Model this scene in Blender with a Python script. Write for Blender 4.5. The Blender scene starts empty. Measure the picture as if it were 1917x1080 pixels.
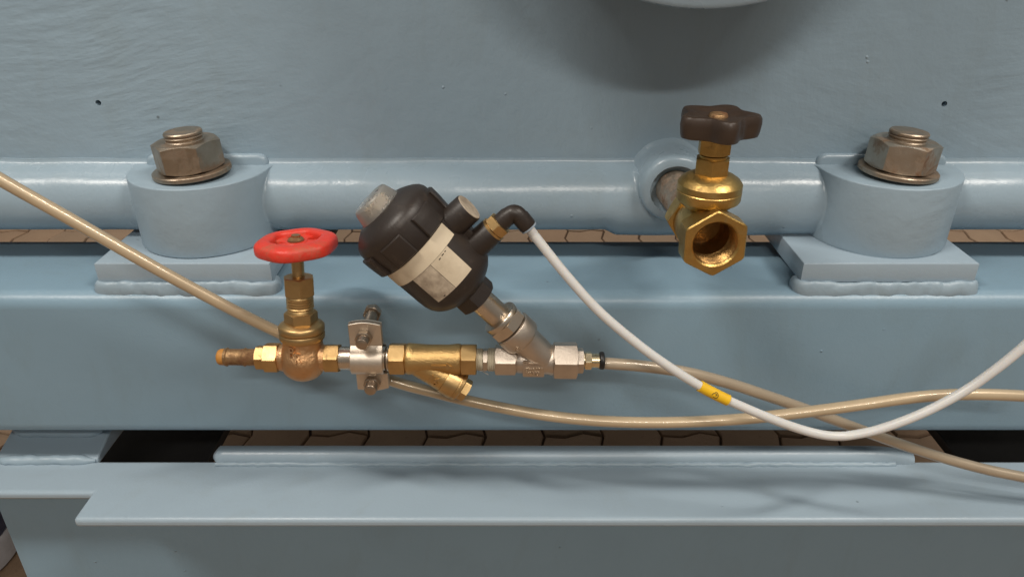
import bpy, bmesh, math, random
from mathutils import Vector, Matrix, noise
random.seed(7)
R = math.radians
sc = bpy.context.scene
col = sc.collection

# ------------------------------------------------------------------ camera
FPX = 1400.0                       # focal length in pixels of the 1917 px wide photograph
PITCH = R(27.0)
CAM = Vector((0.0, -0.474, 0.90))
cd = bpy.data.cameras.new('camera'); cam = bpy.data.objects.new('camera', cd); col.objects.link(cam)
cd.sensor_width = 36.0; cd.lens = 36.0 * FPX / 1917.0
cd.clip_start = 0.01; cd.clip_end = 60.0
cam.location = CAM; cam.rotation_euler = (R(90) - PITCH, 0, 0)
sc.camera = cam

# ------------------------------------------------------------------ world and lamps
w = bpy.data.worlds.new('World'); sc.world = w; w.use_nodes = True
bg = w.node_tree.nodes['Background']
bg.inputs[0].default_value = (1.0, 0.93, 0.85, 1); bg.inputs[1].default_value = 0.21

def area(name, loc, target, sx, sy, power, colr=(1.0, 0.93, 0.84)):
    l = bpy.data.lights.new(name, 'AREA'); l.shape = 'RECTANGLE'; l.size = sx; l.size_y = sy
    l.energy = power; l.color = colr
    o = bpy.data.objects.new(name, l); col.objects.link(o)
    o.location = loc
    o.rotation_euler = (Vector(target) - Vector(loc)).to_track_quat('-Z', 'Y').to_euler()
    return o
area('ceiling_lamp_front_left', (-1.35, -0.95, 3.0), (-1.0, 0, 0.6), 0.95, 0.14, 47)
area('ceiling_lamp_front_right', (1.45, -0.95, 3.0), (1.1, 0, 0.6), 0.95, 0.14, 44)
area('ceiling_lamp_far_front', (0.35, -2.9, 3.1), (0.3, 0, 0.6), 1.2, 0.14, 36)
area('ceiling_lamp_back', (0.2, 1.9, 2.9), (0.2, 1.8, 0.0), 1.2, 0.3, 34)

sc.view_settings.view_transform = 'Standard'; sc.view_settings.look = 'None'
sc.view_settings.exposure = -0.08; sc.view_settings.gamma = 1.0
sc.render.engine = 'CYCLES'

# ------------------------------------------------------------------ survey helpers (photo measurements -> metres)
FW = Vector((0, math.cos(PITCH), -math.sin(PITCH))); UPV = Vector((0, math.sin(PITCH), math.cos(PITCH)))
def ray(px, py):
    return FW + Vector((1, 0, 0)) * ((px - 958.5) / FPX) + UPV * ((540 - py) / FPX)
def atY(px, py, Y):
    d = ray(px, py); return CAM + d * ((Y - CAM.y) / d.y)
def atZ(px, py, Z):
    d = ray(px, py); return CAM + d * ((Z - CAM.z) / d.z)
def scl(p):                        # metres per pixel at a point
    return (Vector(p) - CAM).dot(FW) / FPX

# ------------------------------------------------------------------ materials
def new_mat(name):
    m = bpy.data.materials.new(name); m.use_nodes = True
    nt = m.node_tree; return m, nt, nt.nodes['Principled BSDF']
def N(nt, t, **kw):
    n = nt.nodes.new(t)
    for k, v in kw.items(): setattr(n, k, v)
    return n
def texco(nt, scale=(1, 1, 1), rot=(0, 0, 0)):
    tc = N(nt, 'ShaderNodeTexCoord'); mp = N(nt, 'ShaderNodeMapping')
    mp.inputs['Scale'].default_value = scale; mp.inputs['Rotation'].default_value = rot
    nt.links.new(tc.outputs['Object'], mp.inputs['Vector']); return mp.outputs['Vector']
def noise_n(nt, vec, scale, detail=4, rough=0.55, dist=0.0):
    n = N(nt, 'ShaderNodeTexNoise'); n.inputs['Scale'].default_value = scale
    n.inputs['Detail'].default_value = detail; n.inputs['Roughness'].default_value = rough
    n.inputs['Distortion'].default_value = dist
    nt.links.new(vec, n.inputs['Vector']); return n.outputs['Fac']
def ramp(nt, fac, stops):
    r = N(nt, 'ShaderNodeValToRGB'); e = r.color_ramp.elements
    while len(e) < len(stops): e.new(0.5)
    for i, (p, c) in enumerate(stops):
        e[i].position = p; e[i].color = c if len(c) == 4 else (*c, 1)
    nt.links.new(fac, r.inputs['Fac']); return r.outputs['Color']
def mixc(nt, fac, a, b, mode='MIX'):
    n = N(nt, 'ShaderNodeMix'); n.data_type = 'RGBA'; n.blend_type = mode
    for s, v in ((0, fac), (6, a), (7, b)):
        if isinstance(v, (int, float)): n.inputs[s].default_value = v
        elif isinstance(v, tuple): n.inputs[s].default_value = v if len(v) == 4 else (*v, 1)
        else: nt.links.new(v, n.inputs[s])
    return n.outputs[2]
def math_n(nt, op, a, b):
    n = N(nt, 'ShaderNodeMath'); n.operation = op
    for i, v in enumerate((a, b)):
        if isinstance(v, (int, float)): n.inputs[i].default_value = v
        else: nt.links.new(v, n.inputs[i])
    return n.outputs[0]
def bump(nt, h, strength, dist, normal=None):
    b = N(nt, 'ShaderNodeBump'); b.inputs['Strength'].default_value = strength; b.inputs['Distance'].default_value = dist
    nt.links.new(h, b.inputs['Height'])
    if normal is not None: nt.links.new(normal, b.inputs['Normal'])
    return b.outputs['Normal']

PAINT = (0.277, 0.362, 0.427)
def paint(name, strokes=1.0, rough=0.33, lump=1.0, colr=PAINT):
    m, nt, b = new_mat(name)
    v = texco(nt)
    var = noise_n(nt, v, 9, 3)
    c = mixc(nt, var, tuple(x * 0.93 for x in colr), tuple(x * 1.06 for x in colr))
    st = ramp(nt, noise_n(nt, texco(nt, (1, 1, 0.35)), 26, 6, 0.7, 0.6), [(0.52, (0, 0, 0)), (0.74, (1, 1, 1))])
    c = mixc(nt, math_n(nt, 'MULTIPLY', st, 0.30), c, tuple(x * y for x, y in zip(colr, (0.86, 0.80, 0.72))))
    # dust and tiny dark specks
    vo = N(nt, 'ShaderNodeTexVoronoi'); vo.inputs['Scale'].default_value = 38; nt.links.new(v, vo.inputs['Vector'])
    speck = ramp(nt, vo.outputs['Distance'], [(0.0, (1, 1, 1)), (0.035, (1, 1, 1)), (0.06, (0, 0, 0))])
    gate = ramp(nt, noise_n(nt, v, 21, 1), [(0.62, (0, 0, 0)), (0.66, (1, 1, 1))])
    sp = math_n(nt, 'MULTIPLY', speck, gate)
    c = mixc(nt, math_n(nt, 'MULTIPLY', sp, 0.75), c, (0.09, 0.11, 0.12))
    nt.links.new(c, b.inputs['Base Color'])
    nt.links.new(math_n(nt, 'ADD', math_n(nt, 'MULTIPLY', noise_n(nt, v, 30, 3), 0.16), rough - 0.08), b.inputs['Roughness'])
    n = bump(nt, noise_n(nt, v, 45, 3, 0.5), 0.35 * lump, 0.0022)
    n = bump(nt, noise_n(nt, v, 420, 3, 0.6), 0.16, 0.0008, n)
    vn = N(nt, 'ShaderNodeTexVoronoi'); vn.inputs['Scale'].default_value = 70; nt.links.new(v, vn.inputs['Vector'])
    nib = ramp(nt, vn.outputs['Distance'], [(0.0, (1, 1, 1)), (0.09, (0, 0, 0))])
    nib = math_n(nt, 'MULTIPLY', nib, ramp(nt, noise_n(nt, v, 33, 1), [(0.60, (0, 0, 0)), (0.64, (1, 1, 1))]))
    n = bump(nt, nib, 0.8, 0.0009, n)
    if strokes > 0:
        def stroke(scale, rot, sc_, mscale, lo, hi, st, dist, seed):
            tc = N(nt, 'ShaderNodeTexCoord'); mp = N(nt, 'ShaderNodeMapping')
            mp.inputs['Rotation'].default_value = (0, rot, 0); mp.inputs['Location'].default_value = (seed, seed * .7, seed * 1.3)
            nt.links.new(tc.outputs['Object'], mp.inputs['Vector'])
            # bend the strokes with a slow warp, then stretch
            wn = N(nt, 'ShaderNodeTexNoise'); wn.inputs['Scale'].default_value = 5.0; wn.inputs['Detail'].default_value = 1
            nt.links.new(mp.outputs['Vector'], wn.inputs['Vector'])
            wv = N(nt, 'ShaderNodeVectorMath', operation='SCALE'); wv.inputs['Scale'].default_value = 0.04
            nt.links.new(wn.outputs['Color'], wv.inputs[0])
            ad = N(nt, 'ShaderNodeVectorMath', operation='ADD')
            nt.links.new(mp.outputs['Vector'], ad.inputs[0]); nt.links.new(wv.outputs[0], ad.inputs[1])
            mp2 = N(nt, 'ShaderNodeMapping'); mp2.inputs['Scale'].default_value = scale
            nt.links.new(ad.outputs[0], mp2.inputs['Vector'])
            h = noise_n(nt, mp2.outputs['Vector'], sc_, 3, 0.5)
            msk = ramp(nt, noise_n(nt, mp.outputs['Vector'], mscale, 2), [(lo, (0.03, 0.03, 0.03)), (hi, (1, 1, 1))])
            return math_n(nt, 'MULTIPLY', h, msk)
        n = bump(nt, stroke((8, 8, 34), R(6), 3.2, 4, 0.54, 0.66, 1, 1, 3.0), 1.0 * strokes, 0.0022, n)
        n = bump(nt, stroke((40, 40, 4), R(4), 3.5, 4, 0.56, 0.68, 1, 1, 11.0), 0.5 * strokes, 0.0010, n)
        n = bump(nt, stroke((8, 8, 45), R(-22), 3.5, 7, 0.52, 0.66, 1, 1, 23.0), 0.6 * strokes, 0.0014, n)
    nt.links.new(n, b.inputs['Normal'])
    b.inputs['Specular IOR Level'].default_value = 0.5
    return m

def metal(name, c1, c2, rough=0.35, nscale=60, grit=0.25, gscale=900, gdist=0.0004, dirt=None, dirt_lo=0.55, dirt_hi=0.75, streak=None, metallic=1.0):
    m, nt, b = new_mat(name)
    v = texco(nt, streak if streak else (1, 1, 1))
    v0 = texco(nt)
    f = noise_n(nt, v, nscale, 5, 0.6)
    c = mixc(nt, ramp(nt, f, [(0.3, (0, 0, 0)), (0.7, (1, 1, 1))]), c1, c2)
    b.inputs['Metallic'].default_value = metallic
    r = math_n(nt, 'ADD', math_n(nt, 'MULTIPLY', f, 0.22), rough - 0.11)
    if dirt:
        d = ramp(nt, noise_n(nt, v0, nscale * 1.3, 6, 0.65, 0.4), [(dirt_lo, (0, 0, 0)), (dirt_hi, (1, 1, 1))])
        c = mixc(nt, d, c, dirt)
        nt.links.new(math_n(nt, 'MULTIPLY', math_n(nt, 'SUBTRACT', 1.0, math_n(nt, 'MULTIPLY', d, 0.75)), metallic), b.inputs['Metallic'])
        r = math_n(nt, 'ADD', r, math_n(nt, 'MULTIPLY', d, 0.3))
    nt.links.new(c, b.inputs['Base Color']); nt.links.new(r, b.inputs['Roughness'])
    n = bump(nt, noise_n(nt, v0, gscale, 3, 0.6), grit, gdist)
    n = bump(nt, noise_n(nt, v, 160, 3), grit * 0.5, gdist * 2, n)
    nt.links.new(n, b.inputs['Normal'])
    return m

def plastic(name, c, rough=0.45, c2=None, nscale=40, grit=0.15, sss=0.0, trans=0.0, coat=0.0, dust=None):
    m, nt, b = new_mat(name); v = texco(nt)
    c2 = c2 or tuple(x * 0.8 for x in c)
    f = noise_n(nt, v, nscale, 5, 0.6)
    cc = mixc(nt, ramp(nt, f, [(0.35, (0, 0, 0)), (0.7, (1, 1, 1))]), c, c2)
    if dust:
        d = ramp(nt, noise_n(nt, v, 130, 6, 0.7), [(0.58, (0, 0, 0)), (0.8, (1, 1, 1))])
        cc = mixc(nt, math_n(nt, 'MULTIPLY', d, 0.6), cc, dust)
    nt.links.new(cc, b.inputs['Base Color'])
    nt.links.new(math_n(nt, 'ADD', math_n(nt, 'MULTIPLY', f, 0.2), rough - 0.1), b.inputs['Roughness'])
    nt.links.new(bump(nt, noise_n(nt, v, 700, 2), grit, 0.0004), b.inputs['Normal'])
    b.inputs['Subsurface Weight'].default_value = sss
    b.inputs['Subsurface Radius'].default_value = (0.004, 0.003, 0.002)
    b.inputs['Transmission Weight'].default_value = trans
    b.inputs['Coat Weight'].default_value = coat
    return m

M = {}
M['panel'] = paint('paint_brushed', 0.55, 0.38, 1.0, (0.275, 0.372, 0.448))
M['cast'] = paint('paint_casting', 0.15, 0.28, 0.55)
M['boss'] = paint('paint_boss', 0.5, 0.42, 1.3)
M['beam'] = paint('paint_beam', 0.0, 0.36, 0.25, (0.208, 0.315, 0.398))
M['weld'] = paint('paint_weld', 0.0, 0.40, 1.6)
M['shelf'] = paint('paint_shelf', 0.0, 0.34, 0.4, (0.312, 0.395, 0.462))
M['brass'] = metal('brass_machined', (0.60, 0.41, 0.19), (0.46, 0.30, 0.13), 0.42, 70, 0.15, dirt=(0.13, 0.07, 0.03), dirt_lo=0.62, dirt_hi=0.85)
M['brasscast'] = metal('brass_cast', (0.64, 0.43, 0.18), (0.50, 0.32, 0.13), 0.44, 50, 0.45, 700, 0.0007, dirt=(0.22, 0.12, 0.05), dirt_lo=0.70, dirt_hi=0.92)
M['bronze'] = metal('bronze_cast', (0.68, 0.42, 0.22), (0.54, 0.31, 0.15), 0.46, 50, 0.5, 600, 0.0008, dirt=(0.24, 0.12, 0.06), dirt_lo=0.68, dirt_hi=0.9)
M['brassgold'] = metal('brass_gate', (0.62, 0.42, 0.15), (0.44, 0.27, 0.08), 0.38, 45, 0.35, 650, 0.0005, dirt=(0.11, 0.055, 0.02), dirt_lo=0.55, dirt_hi=0.8)
M['brasslight'] = metal('brass_plated', (0.86, 0.76, 0.55), (0.75, 0.6, 0.36), 0.25, 80, 0.1)
M['steel'] = metal('stainless_cast', (0.62, 0.54, 0.46), (0.50, 0.43, 0.36), 0.42, 60, 0.35, 1100, 0.0004, dirt=(0.20, 0.15, 0.11), dirt_lo=0.66, dirt_hi=0.9)
M['steelsmooth'] = metal('stainless_turned', (0.66, 0.58, 0.48), (0.55, 0.47, 0.38), 0.30, 90, 0.12)
M['steelclamp'] = metal('stainless_clamp', (0.74, 0.66, 0.56), (0.60, 0.52, 0.43), 0.46, 70, 0.2, 300, 0.0005, dirt=(0.22, 0.16, 0.11), dirt_lo=0.60, dirt_hi=0.85)
M['nut'] = metal('steel_nut_weathered', (0.46, 0.38, 0.30), (0.33, 0.26, 0.19), 0.42, 55, 0.35, 500, 0.0005, dirt=(0.16, 0.10, 0.06), dirt_lo=0.50, dirt_hi=0.72)
M['nutzinc'] = metal('steel_nut_zinc_worn', (0.54, 0.49, 0.42), (0.36, 0.28, 0.20), 0.42, 45, 0.3, 500, 0.0005, dirt=(0.17, 0.09, 0.045), dirt_lo=0.50, dirt_hi=0.66)
M['bolt'] = metal('steel_bolt_dark', (0.50, 0.42, 0.34), (0.36, 0.29, 0.22), 0.36, 90, 0.3, 500, 0.0005, dirt=(0.17, 0.09, 0.045), dirt_lo=0.56, dirt_hi=0.72)
M['rust'] = metal('rusted_brass', (0.46, 0.30, 0.16), (0.26, 0.15, 0.07), 0.55, 90, 0.6, 500, 0.0008, dirt=(0.16, 0.075, 0.03), dirt_lo=0.42, dirt_hi=0.62)
M['rusttip'] = plastic('ochre_tip', (0.50, 0.22, 0.04), 0.6, (0.34, 0.15, 0.03))
M['bore'] = metal('oxidised_bore', (0.50, 0.30, 0.11), (0.34, 0.19, 0.07), 0.40, 90, 0.5, 500, 0.0006, dirt=(0.10, 0.05, 0.02), dirt_lo=0.56, dirt_hi=0.8)
M['galv'] = metal('galvanised_pipe', (0.58, 0.49, 0.40), (0.44, 0.34, 0.26), 0.5, 80, 0.6, 300, 0.001, dirt=(0.17, 0.085, 0.04), dirt_lo=0.44, dirt_hi=0.66)
M['black'] = plastic('black_plastic', (0.030, 0.021, 0.016), 0.42, (0.020, 0.014, 0.011), 30, 0.2, dust=(0.085, 0.06, 0.042))
M['blackhub'] = plastic('black_bakelite', (0.034, 0.022, 0.016), 0.36, (0.05, 0.032, 0.022), 50, 0.15)
M['ring'] = plastic('black_rubber', (0.012, 0.011, 0.011), 0.4)
M['cap'] = plastic('clear_cap', (0.90, 0.86, 0.80), 0.28, None, 30, 0.1, 0.0, 0.88)
M['whitetube'] = plastic('white_tube', (0.66, 0.655, 0.64), 0.34, (0.60, 0.59, 0.57), 18, 0.05, 0.35)
M['beige'] = plastic('beige_tube', (0.52, 0.41, 0.27), 0.34, (0.45, 0.35, 0.23), 35, 0.08, 0.0, 0.0, 0.35)
M['beigegrey'] = plastic('grey_beige_tube', (0.40, 0.325, 0.235), 0.34, (0.34, 0.275, 0.20), 35, 0.08, 0.0, 0.0, 0.35)
for k_, mt_ in (('beige', 0.2), ('beigegrey', 0.2)):
    M[k_].node_tree.nodes['Principled BSDF'].inputs['Metallic'].default_value = mt_
M['yellow'] = plastic('yellow_sleeve', (0.82, 0.50, 0.012), 0.5, (0.74, 0.42, 0.01), 90)
M['ink'] = plastic('black_ink', (0.03, 0.022, 0.015), 0.7)
M['tape'] = plastic('cream_tape', (0.66, 0.56, 0.41), 0.55, (0.56, 0.46, 0.33), 60, 0.1)
M['tapedirty'] = plastic('worn_label', (0.52, 0.43, 0.32), 0.6, (0.20, 0.15, 0.11), 110, 0.2, dust=(0.12, 0.09, 0.06))
M['tapelight'] = plastic('cream_label', (0.62, 0.52, 0.38), 0.55, (0.50, 0.41, 0.29), 70, 0.1, dust=(0.34, 0.28, 0.19))
M['ptfe'] = plastic('thread_seal', (0.50, 0.45, 0.34), 0.7, (0.36, 0.31, 0.22), 120, 0.4)
M['crossbar'] = plastic('shaded_steel_black', (0.016, 0.016, 0.017), 0.6)  # near-black puts the shade under the machine into the cross members' colour
M['bluetub'] = plastic('blue_plastic', (0.07, 0.10, 0.22), 0.4)
M['whitetub'] = plastic('white_plastic', (0.70, 0.70, 0.74), 0.4)
M['collet'] = plastic('pale_blue_collet', (0.30, 0.36, 0.42), 0.4)
def red_paint():
    m, nt, b = new_mat('red_paint_chipped'); v = texco(nt)
    f = noise_n(nt, v, 55, 5, 0.6)
    c = mixc(nt, f, (0.62, 0.030, 0.018), (0.72, 0.055, 0.030))
    d = ramp(nt, noise_n(nt, v, 70, 6, 0.75), [(0.52, (0, 0, 0)), (0.68, (1, 1, 1))])
    c = mixc(nt, math_n(nt, 'MULTIPLY', d, 0.6), c, (0.33, 0.13, 0.07))
    nt.links.new(c, b.inputs['Base Color'])
    nt.links.new(math_n(nt, 'ADD', math_n(nt, 'MULTIPLY', d, 0.25), 0.42), b.inputs['Roughness'])
    n = bump(nt, noise_n(nt, v, 120, 4), 0.6, 0.0014)
    nt.links.new(n, b.inputs['Normal']); return m
M['red'] = red_paint()
def paver_mat():
    m, nt, b = new_mat('clay_paver'); v = texco(nt)
    oi = N(nt, 'ShaderNodeObjectInfo')
    c = mixc(nt, noise_n(nt, v, 14, 5, 0.65), (0.27, 0.185, 0.122), (0.44, 0.315, 0.215))
    c = mixc(nt, math_n(nt, 'MULTIPLY', oi.outputs['Random'], 0.5), c, (0.37, 0.23, 0.14))
    d = ramp(nt, noise_n(nt, v, 60, 6, 0.7), [(0.60, (0, 0, 0)), (0.72, (1, 1, 1))])
    c = mixc(nt, math_n(nt, 'MULTIPLY', d, 0.5), c, (0.16, 0.09, 0.05))
    nt.links.new(c, b.inputs['Base Color']); b.inputs['Roughness'].default_value = 0.8
    nt.links.new(bump(nt, noise_n(nt, v, 120, 5, 0.7), 0.5, 0.004), b.inputs['Normal']); return m
M['paver'] = paver_mat()
M['sand'] = plastic('joint_sand', (0.12, 0.078, 0.05), 0.9, (0.07, 0.045, 0.03), 60, 0.6)

# ------------------------------------------------------------------ mesh helpers: shapes are (verts, faces)
def lathe(prof, n=48, cap0=True, cap1=True, rmod=None):
    V, F = [], []
    for (t, r) in prof:
        for k in range(n):
            a = 2 * math.pi * k / n
            rr = r * (rmod(a, t) if rmod else 1.0)
            V.append(Vector((rr * math.cos(a), rr * math.sin(a), t)))
    for i in range(len(prof) - 1):
        for k in range(n):
            k2 = (k + 1) % n
            F.append((i * n + k, i * n + k2, (i + 1) * n + k2, (i + 1) * n + k))
    if cap0: F.append(tuple(reversed(range(n))))
    if cap1: F.append(tuple(range((len(prof) - 1) * n, len(prof) * n)))
    return V, F
def hexnut(af, h, hole=0.0, top=True, bot=True, seg=8, slope=0.50, rot=0.0, t0=0.0):
    """hexagon with turned (chamfered) ends, along +Z from t0"""
    n = 6 * seg; a2 = af / 2; rings = []
    def rh(a):
        x = (a + math.pi / 6) % (math.pi / 3) - math.pi / 6
        return min(a2 / math.cos(x), a2 * 1.1547 * 0.985)
    def ring(fr, fz): return [Vector((fr(a) * math.cos(a + rot), fr(a) * math.sin(a + rot), t0 + fz(a))) for a in angs]
    angs = [2 * math.pi * k / n for k in range(n)]
    ch = lambda a: (rh(a) - a2 * 0.965) * slope
    c0 = (lambda a: ch(a)) if bot else (lambda a: 0.0)
    c1 = (lambda a: h - ch(a)) if top else (lambda a: h)
    ci = (lambda a: a2 * 0.965)
    if hole > 0: rings.append(ring(lambda a: hole, lambda a: 0.0))
    if bot: rings.append(ring(ci, lambda a: 0.0))
    rings.append(ring(rh, c0)); rings.append(ring(rh, c1))
    if top: rings.append(ring(ci, lambda a: h))
    if hole > 0: rings.append(ring(lambda a: hole, lambda a: h))
    V = [v for r in rings for v in r]; F = []
    for i in range(len(rings) - 1):
        for k in range(n):
            k2 = (k + 1) % n; F.append((i * n + k, i * n + k2, (i + 1) * n + k2, (i + 1) * n + k))
    m = len(rings)
    if hole > 0:
        for k in range(n):
            k2 = (k + 1) % n; F.append(((m - 1) * n + k, (m - 1) * n + k2, k2, k))
    else:
        F.append(tuple(reversed(range(n)))); F.append(tuple(range((m - 1) * n, m * n)))
    return V, F
def extrude_poly(pts, z0, z1, bev=0.0, bseg=3):
    """closed 2-D outline (ccw) in XY extruded in Z with softened top edge"""
    n = len(pts); rings = []
    cx = sum(p[0] for p in pts) / n; cy = sum(p[1] for p in pts) / n
    def inset(d):
        out = []
        for i in range(n):
            p0, p1, p2 = Vector(pts[i - 1]), Vector(pts[i]), Vector(pts[(i + 1) % n])
            e1 = (p1 - p0).normalized(); e2 = (p2 - p1).normalized()
            nn = Vector((-(e1.y + e2.y), e1.x + e2.x)); L = nn.length
            nn = nn / L if L > 1e-9 else Vector((-e1.y, e1.x))
            k = max(0.35, nn.dot(Vector((-e1.y, e1.x))))
            out.append(p1 + nn * (d / k))
        return out
    def ring(d, z): rings.append([Vector((p[0], p[1], z)) for p in (inset(d) if d else [Vector(q) for q in pts])])
    if bev > 0:
        for s in range(bseg + 1):
            a = math.pi / 2 * s / bseg; ring(bev * (1 - math.sin(a)), z0 + bev * (1 - math.cos(a)))
        for s in range(bseg + 1):
            a = math.pi / 2 * s / bseg; ring(bev * (1 - math.cos(a)), z1 - bev * (1 - math.sin(a)))
    else: ring(0, z0); ring(0, z1)
    V = [v for r in rings for v in r]; F = []
    for i in range(len(rings) - 1):
        for k in range(n):
            k2 = (k + 1) % n; F.append((i * n + k, i * n + k2, (i + 1) * n + k2, (i + 1) * n + k))
    F.append(tuple(reversed(range(n)))); F.append(tuple(range((len(rings) - 1) * n, len(rings) * n)))
    return V, F
def box(x0, x1, y0, y1, z0, z1, bev=0.0):
    return extrude_poly([(x0, y0), (x1, y0), (x1, y1), (x0, y1)], z0, z1, bev)
def rrect(x0, x1, y0, y1, r, seg=6):
    P = []
    for (cx, cy, a0) in ((x1 - r, y0 + r, -90), (x1 - r, y1 - r, 0), (x0 + r, y1 - r, 90), (x0 + r, y0 + r, 180)):
        for s in range(seg + 1):
            a = R(a0 + 90 * s / seg); P.append((cx + r * math.cos(a), cy + r * math.sin(a)))
    return P
def xform(vf, mat): return [mat @ v for v in vf[0]], vf[1]
def join(*vfs):
    V, F = [], []
    for v, f in vfs:
        o = len(V); V += v; F += [tuple(i + o for i in q) for q in f]
    return V, F
def frame(o, z, x=None):
    z = Vector(z).normalized()
    x = Vector(x) if x is not None else (Vector((0, -1, 0)) if abs(z.y) < 0.9 else Vector((1, 0, 0)))
    x = (x - z * x.dot(z)).normalized(); y = z.cross(x)
    return Matrix(((x.x, y.x, z.x, o[0]), (x.y, y.y, z.y, o[1]), (x.z, y.z, z.z, o[2]), (0, 0, 0, 1)))
def catmull(P, per=10):
    out = []; P = [Vector(p) for p in P]
    Q = [2 * P[0] - P[1]] + P + [2 * P[-1] - P[-2]]
    for i in range(1, len(Q) - 2):
        p0, p1, p2, p3 = Q[i - 1], Q[i], Q[i + 1], Q[i + 2]
        for s in range(per):
            t = s / per
            out.append(0.5 * ((2 * p1) + (p2 - p0) * t + (2 * p0 - 5 * p1 + 4 * p2 - p3) * t * t + (3 * p1 - p0 - 3 * p2 + p3) * t ** 3))
    out.append(P[-1]); return out
def sweep(path, r, n=20, cap=True, sq=(1, 1, 1)):
    V, F = [], []; m = len(path); up = Vector((0, -1, 0.2))
    for i, p in enumerate(path):
        t = (path[min(i + 1, m - 1)] - path[max(i - 1, 0)]).normalized()
        a = (up - t * up.dot(t)).normalized(); b = t.cross(a); up = a
        rr = r(i / (m - 1)) if callable(r) else r
        for k in range(n):
            an = 2 * math.pi * k / n; d_ = (a * math.cos(an) + b * math.sin(an)) * rr; V.append(p + Vector((d_.x * sq[0], d_.y * sq[1], d_.z * sq[2])))
    for i in range(m - 1):
        for k in range(n):
            k2 = (k + 1) % n; F.append((i * n + k, i * n + k2, (i + 1) * n + k2, (i + 1) * n + k))
    if cap: F.append(tuple(reversed(range(n)))); F.append(tuple(range((m - 1) * n, m * n)))
    return V, F
def text_shape(s, size, extr, sx=1.0):
    c = bpy.data.curves.new('lettering', 'FONT'); c.body = s; c.size = size; c.extrude = extr; c.align_x = 'CENTER'; c.align_y = 'CENTER'
    c.resolution_u = 3; c.offset = size * 0.022
    o = bpy.data.objects.new('lettering', c); col.objects.link(o)
    dg = bpy.context.evaluated_depsgraph_get(); me = o.evaluated_get(dg).to_mesh()
    V = [Vector((v.co.x * sx, v.co.y, v.co.z)) for v in me.vertices]; F = [tuple(p.vertices) for p in me.polygons]
    o.evaluated_get(dg).to_mesh_clear(); bpy.data.objects.remove(o); bpy.data.curves.remove(c)
    return V, F

def empty(name, loc, label, cat, group=None):
    o = bpy.data.objects.new(name, None); o.empty_display_size = 0.02; col.objects.link(o); o.location = loc
    o['label'] = label; o['category'] = cat
    if group: o['group'] = group
    return o
def world_loc(o):
    p = Vector((0, 0, 0))
    while o: p += o.location; o = o.parent
    return p
def mk(name, vf, mat, parent=None, smooth=35, label=None, loc=None):
    """link one mesh object; shape given in world metres, origin taken at its parent (or at loc)"""
    base = world_loc(parent) if parent else Vector((0, 0, 0))
    org = Vector(loc) if loc is not None else (base if parent else Vector((0, 0, 0)))
    me = bpy.data.meshes.new(name)
    me.from_pydata([tuple(v - org) for v in vf[0]], [], vf[1]); me.update()
    bm = bmesh.new(); bm.from_mesh(me); bmesh.ops.recalc_face_normals(bm, faces=bm.faces); bm.to_mesh(me); bm.free()
    if smooth is not None:
        for p in me.polygons: p.use_smooth = True
        me.set_sharp_from_angle(angle=R(smooth))
    me.materials.append(M[mat] if isinstance(mat, str) else mat)
    o = bpy.data.objects.new(name, me); col.objects.link(o)
    o.location = org - base
    if parent: o.parent = parent
    if label: o['label'] = label
    return o
def tag(o, label, cat, group=None, kind=None):
    if label: o['label'] = label
    if cat: o['category'] = cat
    if group: o['group'] = group
    if kind: o['kind'] = kind
    return o
def bevel_mod(o, wdt, seg=2, ang=30):
    b = o.modifiers.new('bevel', 'BEVEL'); b.width = wdt; b.segments = seg; b.limit_method = 'ANGLE'; b.angle_limit = R(ang)
def wob(v, f, a, s=0.0):
    return Vector((v.x, v.y, v.z)) + noise.noise_vector(Vector(v) * f + Vector((s, s, s))) * a

# heights measured from the camera height
ZC = CAM.z
Z_BTOP = ZC - 0.2475; Z_BBOT = ZC - 0.3722; BEAM_D = 0.106
Z_PAD = ZC - 0.2262
Z_BOSS = ZC - 0.1735
Y_PAN = 0.076
Z_SHELF = ZC - 0.410

# ================================================================== floor
fl = mk('floor', box(-6, 6, -4, 8, -0.30, -0.008), 'sand', smooth=None); tag(fl, None, None, kind='structure')
PW, PD = 0.225, 0.1125
def paver_shape():
    g = 0.0022
    def zx(u): return 0.013 * (1 - abs(((u * 2) % 1.0) * 2 - 1)) - 0.0065
    top = []
    n = 8
    pts = []
    for i in range(n): u = i / n; pts.append((-PW / 2 + g + (PW - 2 * g) * u, -PD / 2 + g + zx(u)))
    for i in range(3): u = i / 3; pts.append((PW / 2 - g + (0.010 if i == 1 else -0.004 if i == 2 else 0), -PD / 2 + g + zx(0.9999) + (PD - 2 * g) * u))
    for i in range(n): u = 1 - i / n; pts.append((-PW / 2 + g + (PW - 2 * g) * u, PD / 2 - g + zx(u * 0.9999)))
    for i in range(3): u = 1 - i / 3; pts.append((-PW / 2 + g + (-0.004 if i == 1 else 0.010 if i == 2 else 0), -PD / 2 + g + zx(0) + (PD - 2 * g) * u))
    pts = [(-y, x) for x, y in pts]           # long side runs away from the camera
    return extrude_poly(pts, -0.05, 0.0, 0.004, 2)
pv = paver_shape()
pme = None; rest = []
def visible_row(y, x):
    d = y - CAM.y
    if abs(x) > 0.80 * d + 0.15: return False
    return 1.00 < d < 1.30 or 1.80 < d < 2.30
cnt = 0
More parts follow.
